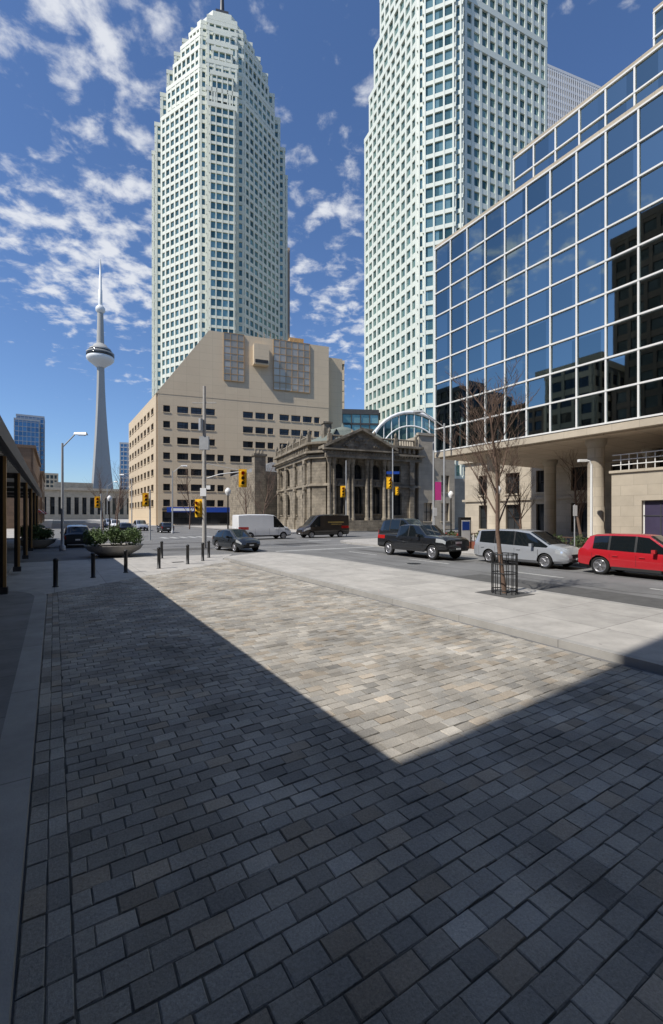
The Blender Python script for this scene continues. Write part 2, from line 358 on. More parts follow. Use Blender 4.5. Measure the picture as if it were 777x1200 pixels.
# ------------------------------------------------------------ canopy building (left)
mb=MB(); zc=4.3
mb.box(-9,-1.1,-12,52,zc,zc+.32,0); 
s=-11.5
while s<52: mb.box(-8.9,-1.3,s,s+.22,zc-.07,zc-.004,1); s+=.62
mb.box(-1.1,-1.0,-12,52,zc-.1,zc+.34,2)
for s in [-8.7,-2.4,3.9,10.2,16.5,22.8,29.1,35.4,41.7,48]:
    mb.box(-1.42,-1.30,s-.09,s+.09,.1,zc-.08,6); mb.box(-1.298,-1.22,s-.08,s+.08,.1,zc-.08,3); mb.box(-1.46,-1.18,s-.14,s+.14,.1,.3,2)  # bronze strip puts the lit side of each black post into colour
    mb.box(-8.9,-1.3,s-.06,s+.06,zc-.3,zc-.08,2)
mb.box(-9,-6,-12,52,.1,zc-.01,4)
for k in range(14): mb.box(-5.99,-5.95,-10+k*4.4,-7+k*4.4,.6,3.6,5); mb.box(-5.9,-5.7,-9.8+k*4.4,-7.2+k*4.4,3.65,4.0,7 if k%3 else 8)
mb.build('canopy_building',[M_roof,M_white,M_dark,M_bronze,M_brown,M_dglass,M_black,M_signw,M_awn],rz=A)
mb=MB(); facade(mb,[(-38,-45),(-9.2,-45),(-9.2,2.2),(-38,.0)],0,62,3.8,1.5,3.6,.8,.25,0,1,1); mb.build('unseen_block',[M_dglass,M_brown],rz=A)
mb=MB(); facade(mb,[(-8,-50),(46,-50),(46,-15),(-8,-15)],0,46,3.8,1.5,3.6,.8,.25,0,1,1); mb.build('unseen_block',[M_dglass,M_dark],rz=A)  # unseen block behind the camera, added to cut sky light on the foreground
for (a,b_,c,d_,h,mm) in [(-80,-54,8,34,58,M_dark),(-84,-56,36,52,66,M_brown),(-80,-54,56,70,40,M_beige),(-90,-60,74,100,34,M_brown),(-90,-62,104,120,46,M_dark),(-100,-70,130,170,30,M_beige)]:
    mb=MB(); facade(mb,[(a,c),(b_,c),(b_,d_),(a,d_)],0,h,3.8,1.4,3.2,.7,.25,0,1,1); mb.build('unseen_block',[M_dglass,mm],rz=A)  # invented blocks out of view, added as dark reflections for the curtain glass
# ------------------------------------------------------------ glass curtain-wall building
def curtain(mb,x,s0,s1,z0,z1,cw,rh,mg=0,mm=1):
    nc=max(1,round((s1-s0)/cw)); nr=max(1,round((z1-z0)/rh)); cw=(s1-s0)/nc; rh=(z1-z0)/nr; R=random.Random(3)
    for i in range(nc):
        for j in range(nr):
            a=s0+i*cw;z=z0+j*rh; q=[x+R.uniform(-.012,.012) for _ in range(3)]; q.append(q[0]+q[2]-q[1])
            mb.add([(q[0],a+cw,z),(q[1],a,z),(q[2],a,z+rh),(q[3],a+cw,z+rh)],[(0,1,2,3)],mg)
    for i in range(nc+1): mb.box(x-.09,x+.03,s0+i*cw-.05,s0+i*cw+.05,z0,z1,mm)
    for j in range(nr+1): mb.box(x-.11,x+.03,s0-.06,s1+.06,z0+j*rh-.05,z0+j*rh+.05,mm)
mb=MB()
for (x,s1,z0,z1) in [(27,26.8,7.75,24.6),(30,21.5,24.9,29.8),(33,13.3,30.1,35)]:
    curtain(mb,x,-12,s1,z0,z1,1.7,1.88)
    mb.box(x+.1,62,-12,s1-.06,z0+.02,z1-.05,2); mb.box(x-.05,62,-12.1,s1+.05,z1+.06,z1+.3,3)
mb.box(26.93,62,-12,26.85,7.25,7.66,3)
mb.box(27.3,62,-12,26.6,7.15,7.248,4)
for s in (22.3,14.7,7.1,-.5):
    for t in (28.6 if s>10 else 29.8,36): mb.lathe([(.62,.12),(.62,.5),(.47,.55),(.47,6.7),(.6,6.9),(.6,7.15)],24,5,(t,s))
mb.box(28.5,37.3,-6,13.6,.12,4.95,5)
wall(mb,(28.5,13.6),(28.5,-6),.12,4.95,[(1.6,5.0,.14,3.3),(7,10.6,.14,3.3),(12.5,15,1.2,3.3)],.3,5,1)
mb.box(28.1,28.6,-6,13.7,4.95,5.1,3)
for k in range(44): mb.box(28.3,28.34,-5.8+k*.44,-5.76+k*.44,5.1,6.0,1)
for z in (5.4,5.7,6.0): mb.box(28.28,28.36,-6,13.6,z,z+.05,1)
for (a,b_) in ((8.62,11.98),(3.02,6.58)):
    mb.box(28.42,28.47,a,b_,.15,3.25,6)
    for q in range(1,4): mb.box(28.40,28.419,a+(b_-a)*q/4-.03,a+(b_-a)*q/4+.03,.15,3.25,2)
    mb.box(28.39,28.419,a,b_,2.4,2.46,2)
o=mb.build('glass_office_building',[M_mirror,M_white,M_dark,M_beige2,M_soff,M_beige2,M_door],rz=A)
mb=MB(); mb.box(42,58,-12,36.5,.1,8.6,0)
wins=[]
for k in range(18):
    x=2+k*3.6; wins+=[(x,x+1.7,.9,3.6),(x,x+1.7,4.8,7.0)]
wall(mb,(42,36.5),(42,-12),.12,8.6,wins,.35,1,2)
wall(mb,(58,36.5),(42,36.5),.12,8.6,wins,.35,1,2)
mb.box(41.3,58,-12,37.2,8.6,9.0,1); mb.box(41.45,41.64,-12,36.8,4.05,4.3,1); mb.box(42,58,-12,36.5,9.0,9.4,3)
mb.build('limestone_commercial_building',[M_dglass,M_beige2,M_trim,M_roof],rz=A)
# ------------------------------------------------------------ historic bank
RB=math.radians(22); org=Vector((-2.1,66,.1)); mb=MB()
CH=1.6;XR=16.6;YB=20
core=[(CH,0),(XR,0),(XR,YB),(0,YB),(0,CH)]
mb.prism(core,0,13,0,3)
fw=[]
for c in (3.3,6.4,9.5): fw+=[(c-CH-.8,c-CH+.8,2.6,6.9,True),(c-CH-.7,c-CH+.7,7.9,10.2,True)]
fw+=[(13.2-CH-.9,13.2-CH+.9,2.4,6.2,True),(13.2-CH-.7,13.2-CH+.7,7.6,10.2)]
wall(mb,(CH,0),(XR,0),0,13,fw,.6,1,2)
wall(mb,(0,CH),(CH,0),0,13,[],.6,1,2)
lw=[]
for k in range(4):
    x=1.6+k*4.4; lw+=[(x,x+1.8,2.4,6.0,True),(x+.1,x+1.7,7.4,10.4,True)]
wall(mb,(0,YB),(0,CH),0,13,lw,.6,1,2)
ring(mb,core,.85,0,1.6,1); ring(mb,core,1.0,10.9,11.4,1); ring(mb,core,1.45,11.65,11.95,1); ring(mb,core,.85,6.75,7.0,1); ring(mb,core,.72,7.0,7.15,1)
ring(mb,core,1.25,13.0,13.35,1)
E=[((CH,0),(XR,0)),((0,YB),(0,CH))]
for a_,b_ in E:
    along(mb,a_,b_,.5,lambda: mb.box(-.13,.13,-1.3,-.6,11.4,11.65,1))
    along(mb,a_,b_,.8,lambda: mb.box(-.2,.2,-.95,-.6,12.2,13.0,1))
def pil():
    mb.box(-.36,.36,-.95,-.6,1.6,6.75,1); mb.box(-.46,.46,-1.05,-.6,6.3,6.748,1); mb.box(-.36,.36,-.95,-.6,7.15,10.9,1); mb.box(-.46,.46,-1.05,-.6,10.3,10.898,1); mb.box(-.5,.5,-1.1,-.852,0,1.9,1)
along(mb,(0,YB+1.4),(0,CH-.6),4.4,pil)
mb.M=Matrix.Translation((11.7,0,0)); pil(); mb.M=Matrix.Translation((15.8,0,0)); pil(); mb.M=Matrix.Identity(4)
def column(x,y,r,z0,z1):
    mb.lathe([(r*1.35,z0),(r*1.35,z0+.3),(r,z0+.45),(r*.86,z1-.9),(r*1.1,z1-.8),(r*1.25,z1-.35),(r*1.4,z1-.2),(r*1.4,z1)],14,1,(x,y))
for x in (1.4,2.15,4.5,5.2,7.6,8.3,10.6,11.35): column(x,-1.25,.30,1.6,10.9)
mb.box(.6,12.1,-1.85,-.86,.0,1.6,1); mb.box(.6,12.1,-1.9,-1.46,10.9,11.9,1)
for k in range(22): mb.box(.8+k*.52,1.05+k*.52,-2.1,-1.9,11.5,11.75,1)
mb.box(.2,12.5,-2.3,-1.46,11.96,12.2,1)
ax=6.35
mb.add([(.2,-1.7,12.2),(12.5,-1.7,12.2),(ax,-1.7,15.1),(.2,.2,12.2),(12.5,.2,12.2),(ax,.2,15.1)],[(0,1,2),(3,5,4),(0,2,5,3),(1,4,5,2)],1)
for (x0,z0,x1,z1) in [(.2,12.2,ax,15.1),(12.5,12.2,ax,15.1)]:
    mb.add([(x0,-2.3,z0),(x1,-2.3,z1),(x1,.1,z1),(x0,.1,z0),(x0,-2.3,z0+.4),(x1,-2.3,z1+.4),(x1,.1,z1+.4),(x0,.1,z0+.4)],[(0,1,2,3),(4,7,6,5),(0,4,5,1),(3,2,6,7),(0,3,7,4)],1)
R=random.Random(8)
for k in range(26):
    x=R.uniform(3.4,9.3); h=12.5+R.random()*max(.1,(1.9-abs(x-ax)*.42)); mb.lathe([(.05,h-.22),(.24,h),(.05,h+.22)],6,1,(x,-1.72))
def baluster_run(x0,y0,x1,y1,z):
    L=math.hypot(x1-x0,y1-y0); n=int(L/.45)
    for k in range(n+1):
        t=k/n; mb.tube((x0+(x1-x0)*t,y0+(y1-y0)*t,z),(x0+(x1-x0)*t,y0+(y1-y0)*t,z+.85),.1,.07,5,1,False)
    mb.path([(x0,y0,z+.92),(x1,y1,z+.92)],.13,6,1)
    for t in [k/max(1,round(L/4)) for k in range(round(L/4)+1)]:
        x,y=x0+(x1-x0)*t,y0+(y1-y0)*t; mb.box(x-.28,x+.28,y-.28,y+.28,z,z+1.2,1); mb.lathe([(.1,z+1.2),(.26,z+1.5),(.2,z+1.75),(.03,z+2.05)],8,1,(x,y))
baluster_run(CH,-.8,XR,-.8,13.35); baluster_run(-.8,YB,-.8,CH,13.35)
p0=offset(core,-1.2);p1=offset(core,-4.5); n=5
mb.add([(x,y,13) for x,y in p0]+[(x,y,16.2) for x,y in p1],[(i,(i+1)%n,n+(i+1)%n,n+i) for i in range(n)]+[(5,6,7,8,9)],3)
for (x,y) in [(3.4,6),(12.5,9)]: mb.box(x,x+1.3,y,y+1.3,13,17.5,1); mb.box(x-.15,x+1.45,y-.15,y+1.45,17.5,17.8,1)
mb.lathe([(2.6,15.5),(2.6,16.4),(2.2,17.0),(1.2,17.5),(.3,17.7),(.1,18.4)],16,3,(8,9))
mb.build('historic_bank_building',[M_dglass,M_hist,M_trim,M_copper],org,RB)
mb=MB()
mb.box(17.4,24.5,.1,14,0,12.5,1); wall(mb,(17.4,.1),(24.5,.1),0,15.4,[(1.0,2.6,1.4,4.4),(4.4,6.0,1.4,4.4),(4.4,6.0,6.2,9)],.5,1,2)
mb.box(17.2,24.7,-.6,.1,15.4,15.8,1); mb.box(17.4,24.5,.3,14,12.5,15.3,1); mb.box(24.6,40,4,14,0,9,1)
mb.build('stone_annex_building',[M_dglass,M_beige2,M_trim],org,RB)
mb=MB(); mb.box(-2.0,.2,0,1.4,0,13.4,0); mb.box(-2.2,.4,-.2,1.6,13.4,13.8,0); 
for k in range(3): mb.lathe([(.22,13.8),(.2,14.6)],8,0,(-1.6+k*.7,.7))
mb.build('brick_chimney_building',[M_hist],W(33.4,77,.1),A)
mb=MB(); mb.box(0,10,0,16,0,11,0); mb.add([(0,0,11),(10,0,11),(10,16,11),(0,16,11),(5,4,13.4),(5,12,13.4)],[(0,1,4),(1,2,5,4),(2,3,5),(3,0,4,5)],1)
mb.build('stone_house',[M_hist,M_roof],W(33.4,80.6,.1),A)
mb=MB(); RR=10.5; ZB=17
for k in range(6):
    y=k*5
    pts=[(RR*math.cos(math.pi*i/20),y,ZB+11*math.sin(math.pi*i/20)) for i in range(21)]; mb.path(pts,.45,6,0)
    if k<5:
        P=[((RR-.2)*math.cos(math.pi*i/20),yy,ZB+10.8*math.sin(math.pi*i/20)) for yy in (y,y+5) for i in range(21)]
        mb.add(P,[(i,i+1,22+i,21+i) for i in range(20)],1,True)
for i in range(1,20,2):
    a_=math.pi*i/20; mb.tube((RR*math.cos(a_),0,ZB+11*math.sin(a_)),(RR*math.cos(a_),25,ZB+11*math.sin(a_)),.14,.14,5,0)
for i in range(1,11):
    x=-RR+i*RR*2/11; mb.tube((x,0,ZB),(x,0,ZB+11*math.sqrt(1-(x/RR)**2)),.12,.12,5,0)
pts=[(RR*.72*math.cos(math.pi*i/20),-.05,ZB+7.6*math.sin(math.pi*i/20)) for i in range(21)]; mb.path(pts,.2,6,0)
P=[(RR*.97*math.cos(math.pi*i/20),.4,ZB+10.6*math.sin(math.pi*i/20)) for i in range(21)]; mb.add(P,[list(range(21))],1)
mb.box(-RR-.5,-RR+.4,0,25,0,ZB,2); mb.box(RR-.4,RR+.5,0,25,0,ZB,2); mb.box(-RR+.41,RR-.41,.3,24.7,0,ZB-.1,3)
mb.build('glazed_arch_galleria',[M_white,M_teal,M_tow,M_dglass],(19.6,110,0),math.radians(4))
# ------------------------------------------------------------ beige stepped building
mb=MB(); LB=42.5
mb.prism([(0,0),(LB,0),(LB,40),(-9,40)],0,31,0,1)
wins=[]
for r in range(7):
    z=4.6+r*3.7
    for k in range(13):
        if k in(4,5) and r>3: continue
        x=1.2+k*3.1; wins.append((x,x+(2.5 if k%4 else 1.5),z,z+1.6))
wins.append((1.0,41,0.4,3.4))
wall(mb,(0,0),(LB,0),0,31,wins,.4,1,3)
wl=[]
for r in range(7):
    z=4.6+r*3.7
    for k in range(8): wl.append((1.5+k*4.8,4.5+k*4.8,z,z+1.6))
wall(mb,(-9,40),(0,0),0,31,wl,.4,1,3)
prof=[(-.4,31),(LB,31),(LB,47.4),(11.6,47.4)]
mb.add([(x,-.45,z) for x,z in prof]+[(x-(8 if x<1 else 0),38,z) for x,z in prof],[(0,1,2,3),(4,7,6,5),(0,3,7,4),(1,5,6,2),(3,2,6,7),(0,4,5,1)],1)
for (a_,b_,z0,z1) in [(15.1,20,35.6,47.3),(27.5,37.1,34.5,47.3)]:
    mb.box(a_,b_,-.7,-.46,z0,z1,2)
    nx=round((b_-a_)/1.7)
    for k in range(nx+1): x=a_+(b_-a_)*k/nx; mb.box(x-.06,x+.06,-.8,-.701,z0,z1,4)
    for k in range(8): z=z0+(z1-z0)*k/7; mb.box(a_,b_,-.78,-.702,z-.06,z+.06,4)
mb.box(22.2,26,-2.4,-.5,40,45,1); mb.box(22.5,25.7,-2.5,-2.402,40.3,41.1,3)
mb.box(34,38,8,20,47.4,52,4); mb.box(27,30,5,8,47.4,49,4)
for k in range(8): mb.tube((24+k*1.6,2,47.4),(24+k*1.6,2,49+random.random()*1.5),.08,.05,5,4)
mb.box(LB+.02,LB+4.8,2,40,0,45.5,1)
mb.box(1,40,-1.8,-.401,3.6,4.1,5)
mb.build('beige_stepped_building',[M_dglass,M_beige,cellglass('bronze_glass',(.40,.31,.21),(.58,.48,.36),(1.7,30,1.67),.3,.6),M_trim,M_bronze,M_dark],(-40.8,104.2,0),math.radians(20))
mb=MB(); mb.box(2,18,-2.1,-1.81,3.2,4.4,0); mb.box(3,8,-2.2,-2.101,3.5,4.1,1); mb.build('shop_sign',[M_blue,M_signw],(-40.8,104.2,0),math.radians(20))
# ------------------------------------------------------------ towers
def cutdiamond(R,wL,wR,wF,wB): return [(-(R-wF),-wF),((R-wF),-wF),(wR,-(R-wR)),(wR,R-wR),(R-wB,wB),(-(R-wB),wB),(-wL,R-wL),(-wL,-(R-wL))]
def notched(R,w,k=1.7):
    out=[]
    q=[(0,-1),(1,0),(0,1),(-1,0)]
    for (cx,cy) in q:
        tx,ty=-cy,cx
        h=R-w
        for (al,ra) in [(-h-k,w-k),(-h,w-k-.01),(-h,w),(h,w),(h,w-k-.01),(h+k,w-k)]:
            out.append((cx*ra+tx*al,cy*ra+ty*al))
    return out
mb=MB(); FH=4.0
z=0
tiers=[(29.4,180),(27.0,194),(24.2,205),(21.0,214),(17.4,221),(13.6,227),(10,232.5),(6.2,237.5)]
for i,(w,z1) in enumerate(tiers):
    ex=6.2 if w>13 else 4
    facade(mb,notched(w+ex,w,3.0) if w>12 else cutdiamond(w+ex,w,w,w,w),z,z1,FH,1.5,2.9,.85,.35,0,1,1.2,0); z=z1+.02
for (w,z1,hw) in [(31.4,172,5.0),(29.4,187,4.4),(26.6,200,4.0),(22,212,3.4),(15,222,2.6)]:
    facade(mb,[(-hw,-w),(hw,-w),(hw,-w+8),(-hw,-w+8)],0,z1,FH,1.1,2.4,.45,.4,0,1,1.2)
for sg in (-1,1):
    for (w,z1,hw) in [(30.8,168,4.6)]:
        facade(mb,[(sg*w-(0 if sg<0 else 6),-hw),(sg*w+(6 if sg<0 else 0),-hw),(sg*w+(6 if sg<0 else 0),hw),(sg*w-(0 if sg<0 else 6),hw)],0,z1,FH,1.5,2.6,.6,.35,0,1,1.2)
mb.box(-3.0,3.0,-3.0,3.0,237.6,244,2); mb.tube((0,0,244),(0,0,262),1.2,.5,8,2)
mb.build('skyscraper_stepped_crown',[M_teal,M_tow,M_dark],(-53,215,0),math.radians(13.9))
mb=MB(); z=0; R=34.5
for (wL,wR,z1) in [(28.3,28.3,132),(26,28.3,144),(23.6,28.3,157),(20.8,28.3,170),(18,25,184),(14,20,196),(10,15,205)]:
    facade(mb,cutdiamond(R if z<169 else wR+8,wL,wR,min(28.3,wR),min(28.3,wR)),z,z1,FH,1.5,2.9,.85,.35,0,1,1.2,0); z=z1+.02
for (w,z1,hw) in [(30.2,150,5.8),(31.4,172,4.0),(29.8,184,3)]:
    facade(mb,[(-hw,-w),(hw,-w),(hw,-w+8),(-hw,-w+8)],0,z1,FH,1.1,2.4,.45,.4,0,1,1.2)
mb.build('skyscraper_twin',[M_teal,M_tow2],(40.5,150,0),math.radians(-21))
def simple(name,px,py,w,d,h,mats,rz=0,fh=4,sp=1.6,bay=3,pw=.8):
    mb=MB(); facade(mb,[(-w/2,0),(w/2,0),(w/2,d),(-w/2,d)],0,h,fh,sp,bay,pw,.3,0,1,1); return mb.build(name,mats,(px,py,0),rz)
M_fcp=mat('white_marble',(.6,.6,.6),.6,var=.03)
simple('white_stone_skyscraper',150,262,62,50,258,[M_dglass,M_fcp],A*.6,4,1.5,1.6,.8)
simple('beige_tower',1.6,205,8,14,73,[M_dglass,M_beige],.1,5,4.6,8,7)
simple('brown_tower',-31,262,12,30,160,[M_dglass,mat('tan_stone',(.36,.28,.22),.8,var=.05)],.2,4,2.0,3,1.6)
simple('glass_pavilion_building',9.5,145,18,30,36,[M_teal,M_dark],.1,4,.6,3,.3)
simple('blue_glass_tower',-254,370,17,24,82,[cellglass('blue_glass',(.05,.12,.22),(.12,.24,.38),(3,3,4),.1,.6),M_galv],A,4,.5,3,.3)
simple('blue_glass_tower',-266,392,20,24,90,[bpy.data.materials['blue_glass'],M_galv],A,4,.6,3,.3)
simple('condo_tower',-188,405,9,20,68,[bpy.data.materials['blue_glass'],M_galv],.3,4,1,3,.5)
mb=MB()
for (s0,s1,h,t) in [(96,128,14.5,-3.5),(129,160,17,-4),(162,200,15,-3.5),(203,240,19,-4)]:
    mb.box(t-22,t,s0,s1,0,h,0); wins=[]
    nn=int((s1-s0)/3.4)
    for k in range(nn):
        for r in range(int(h/3.8)): wins.append((1+k*3.4,2.9+k*3.4,1.0+r*3.7,3.2+r*3.7))
    wall(mb,(t,s0),(t,s1),0,h,wins,.3,1,2); wall(mb,(t-22,s0),(t,s0),0,h,[(1.5+k*3.6,3.4+k*3.6,1+r*3.7,3.2+r*3.7) for k in range(5) for r in range(int(h/3.8))],.3,1,2)
    mb.box(t-22,t+.7,s0-.4,s1+.2,h,h+.5,1)
    for k in range(int((s1-s0)/5)): mb.hexa([(t+.3,s0+1+k*5,3.0),(t+1.6,s0+1+k*5,3.0),(t+1.6,s0+4.6+k*5,3.0),(t+.3,s0+4.6+k*5,3.0),(t+.3,s0+1+k*5,3.9),(t+.5,s0+1+k*5,3.9),(t+.5,s0+4.6+k*5,3.9),(t+.3,s0+4.6+k*5,3.9)],3+k%3)
mb.build('masonry_row_building',[M_dglass,M_brown,M_trim,M_awn,M_dark,M_signw],rz=A)
mb=MB(); mb.box(-20,44,300,330,0,15,0); wall(mb,(-20,300),(44,300),0,17,[(2+k*4,4.2+k*4,3,13) for k in range(15)],1,1,2); mb.box(-21,45,297.5,299,17,18.4,1); mb.box(0,20,305,320,15,22,1)
mb.build('railway_station_building',[M_dglass,M_beige2,M_trim],rz=A)
R=random.Random(5)
for k in range(9):
    t=-70-R.random()*60+k*26; s=430+R.random()*120
    mb=MB(); w=14+R.random()*14; facade(mb,[(t,s),(t+w,s),(t+w,s+20),(t,s+20)],0,18+R.random()*26,4,1.4,3,.8,.2,0,1,1); mb.build('distant_building',[M_dglass,R.choice([M_brown,M_beige,M_galv])],rz=A)
# ------------------------------------------------------------ observation tower
M_cn=mat('tower_concrete',(.38,.375,.355),.8,var=.06,scale=.02)
mb=MB()
def cnsec(z):
    t=z/335; ro=24*(1-t)**1.7*1.05+8.0; ri=8.0-1.8*t; P=[]
    for k in range(3):
        a=math.radians(120*k+20)
        for (da,rr) in ((-60,ri),(-14*8.5/ro*1.2,ro*.98),(14*8.5/ro*1.2,ro*.98)):
            P.append((rr*math.cos(a+math.radians(da)),rr*math.sin(a+math.radians(da)),z))
    return P
zs=[0,20,40,60,90,120,160,200,240,280,320,335]; P=[]
for z in zs: P+=cnsec(z)
n=9; mb.add(P,[(k*n+i,k*n+(i+1)%n,(k+1)*n+(i+1)%n,(k+1)*n+i) for k in range(len(zs)-1) for i in range(n)],0)
mb.lathe([(8,322),(15,328),(22,333),(26.5,338),(27.5,342),(26,345.5)],36,1)
mb.lathe([(25.5,345.5),(27.6,346.2),(27.6,350),(26.2,350.4)],36,2); mb.lathe([(26.2,350.4),(27.4,351),(27.4,353.5),(25,354)],36,0)
mb.lathe([(23.5,354),(23.5,358),(21,358.6)],36,2); mb.lathe([(21,358.6),(21,362),(16,365),(12,371),(7,374)],36,0)
mb.lathe([(7.4,374),(5.8,440)],12,0); mb.lathe([(5.8,440),(9.4,444),(9.6,449),(8.6,452),(5,456)],20,1)
mb.lathe([(4.2,456),(3.8,490),(3.0,491),(2.8,520),(2.0,521),(1.7,545),(.8,557)],10,1)
mb.build('observation_tower',[M_cn,M_white,M_dglass],(-500,960,0))
# ------------------------------------------------------------ street furniture
def lamp_post(loc,H,arm,az,name='street_lamp',col=M_galv,rise=1.0):
    mb=MB(); mb.lathe([(.2,0),(.2,.3),(.11,.4),(.1,1),(.07,H)],10,0)
    pts=[(arm*math.sin(math.pi/2*k/8),0,H-.3+rise*math.sin(math.pi/2*k/8)) for k in range(9)]
    mb.path(pts,.04,6,0); e=pts[-1]
    mb.hexa([(e[0]-.1,-.12,e[2]-.08),(e[0]+.75,-.16,e[2]-.1),(e[0]+.75,.16,e[2]-.1),(e[0]-.1,.12,e[2]-.08),(e[0]-.1,-.06,e[2]+.06),(e[0]+.7,-.08,e[2]+.08),(e[0]+.7,.08,e[2]+.08),(e[0]-.1,.06,e[2]+.06)],0)
    mb.box(e[0]+.15,e[0]+.6,-.1,.1,e[2]-.16,e[2]-.095,1)
    return mb.build(name,[col,M_head],loc,az)
def signal_head(mb,x,y,z,face,my,ml,s=1.0):
    old=mb.M; mb.M=old@Matrix.Translation((x,y,z))@Matrix.Rotation(face,4,'Z')
    mb.box(-.12*s,.12*s,-.18*s,.18*s,-.55*s,.55*s,my)
    mb.box(-.16*s,-.125*s,-.3*s,.3*s,-.68*s,.68*s,my)
    for k,c in enumerate((ml,ml+1,ml+1)):
        zz=(.36-.36*k)*s; mb.tube((.121*s,0,zz),(.13*s,0,zz),.13*s,.13*s,12,c)
        pts=[]
        for i in range(9):
            a=math.pi*(-.1+1.2*i/8); pts.append((math.cos(a)*.145*s,math.sin(a)*.145*s+zz))
        mb.add([(.12*s,p[0],p[1]) for p in pts]+[(.34*s,p[0],p[1]) for p in pts],[(i,i+1,10+i,9+i) for i in range(8)],my,True)
    mb.M=old
M_lr=mat('lens_red',(.35,.02,.01),.3,var=0); M_lo=mat('lens_dark',(.03,.03,.02),.3,var=0)
lamp_post((-18.8,31,0),7.5,.9,.1)
lamp_post((8.9,35,.1),9.6,1.7,math.radians(175),rise=1.3)
lamp_post((-21.5,60,0),8.5,1.2,math.radians(10)); lamp_post((-48,95,0),9,1.5,0); lamp_post((-36,80,.1),9,1.5,math.pi)
mb=MB(); mb.tube((0,0,0),(0,0,12.2),.17,.11,12,0)
mb.path([(0,0,5.2),(1.2,-.05,5.55),(2.9,-.1,5.75)],.05,6,1); mb.path([(0,0,6.4),(2.9,-.1,5.8)],.02,4,1)
signal_head(mb,2.95,-.2,5.25,math.radians(-75),2,3); signal_head(mb,-.45,-.1,3.0,math.radians(-100),2,3)
mb.box(-.35,.35,-.14,.14,7.4,8.4,1); mb.box(-.9,.9,-.03,.03,10.9,11.0,0); mb.tube((-.2,-.22,8.8),(-.2,-.22,9.7),.16,.16,10,1)
mb.box(-.25,.2,-.25,-.18,3.9,4.5,5); mb.box(.2,.5,-.2,-.17,4.4,4.7,5)
mb.build('utility_pole_with_signal',[M_pole,M_galv,M_yellow,M_lr,M_lo,M_signw],(-9.6,33.5,0))
def sigpole(x,y,H,zh,face,name='traffic_signal',extra=False):
    mb=MB(); mb.tube((0,0,0),(0,0,H),.09,.07,10,1); signal_head(mb,-.38,-.1,zh,face,2,3); mb.box(-.3,0,-.03,.03,zh-.05,zh+.05,1)
    if extra: mb.box(-.7,.75,-.06,-.02,zh+1.0,zh+1.3,5); signal_head(mb,.5,-.1,zh-.9,face,2,3,.7)
    mb.build(name,[M_pole,M_galv,M_yellow,M_lr,M_lo,M_blue],(x,y,0))
sigpole(1.75,53,9,5.3,math.radians(-85)); sigpole(6.9,50,10,6.1,math.radians(-70),extra=True); sigpole(-18,44,5,4,math.radians(-60)); sigpole(-27,52,5,4,math.radians(-60))
def globe(x,y,H):
    mb=MB(); mb.lathe([(.16,0),(.16,.5),(.07,.7),(.05,H-.3),(.12,H-.25)],10,0); mb.lathe([(.1,H-.25),(.24,H),(.24,H+.18),(.1,H+.36),(.02,H+.4)],14,1); mb.build('pedestrian_lamp',[M_black,M_signw],(x,y,0))
globe(-8.4,36,4.3); globe(-25,50,4.3); globe(10.5,39,4.2); globe(12,32,4.2)
mb=MB(); mb.tube((0,0,0),(0,0,8.4),.1,.07,10,0); mb.box(.1,.62,-.02,.02,3.6,5.1,1); mb.tube((0,0,5.15),(.7,0,5.15),.02,.02,5,0); mb.tube((0,0,3.55),(.7,0,3.55),.02,.02,5,0); mb.build('banner_pole',[M_galv,M_pink],(8.4,36.5,.1))
mb=MB(); mb.tube((0,0,0),(0,0,5.3),.08,.06,10,0); mb.path([(0,0,5.2),(-.1,0,5.45),(-.35,0,5.5)],.05,6,0); mb.box(-.75,-.3,-.12,.12,5.42,5.56,0); mb.build('street_lamp',[M_white],(15.0,25.6,.12))
mb=MB(); mb.box(-.5,.5,-.12,.12,.15,2.2,0); mb.box(-.42,.42,-.125,-.121,.5,2.0,1); mb.box(-.42,.42,.121,.125,.5,2.0,1); mb.box(-.55,.55,-.16,.16,0,.15,0); mb.box(-.35,.35,-.13,-.126,1.3,1.9,2); mb.build('information_kiosk',[M_black,M_signw,M_blue],(9.3,31,.12),.5,bevel=.02)
for (x,y) in [(12.6,23),(7.1,30.5)]:
    mb=MB(); mb.tube((0,0,0),(0,0,2.9),.03,.03,8,0); mb.box(-.15,.15,-.04,-.032,2.3,2.85,1); mb.build('parking_sign',[M_galv,M_signw],(x,y,.12),.4)
mb=MB(); mb.box(-.35,.35,-.35,.35,.08,1.15,0); mb.box(-.4,.4,-.4,.4,1.15,1.25,1); mb.box(-.25,.25,-.36,-.351,.75,.95,1); mb.build('litter_bin',[M_galv,M_black],(10.7,30.6,.12),A,bevel=.03)
def leaves(mb,c,rx,ry,rz,n,size,mi,seed,flat=False):
    R=random.Random(seed)
    for k in range(n):
        while True:
            p=Vector((R.uniform(-1,1),R.uniform(-1,1),R.uniform(-1,1)))
            if p.length<1 and p.length>.35: break
        lump=.82+.25*math.sin(p.x*7+seed)*math.cos(p.y*6); q=Vector((c[0]+p.x*rx*lump,c[1]+p.y*ry*lump,c[2]+p.z*rz*lump))
        a=Vector((R.gauss(0,1),R.gauss(0,1),R.gauss(0,1))).normalized(); b=a.cross(Vector((R.gauss(0,1),R.gauss(0,1),R.gauss(0,1)))).normalized(); s=size*R.uniform(.6,1.3)
        mb.add([q-a*s,q+b*s*.5,q+a*s,q-b*s*.5],[(0,1,2,3)],mi)
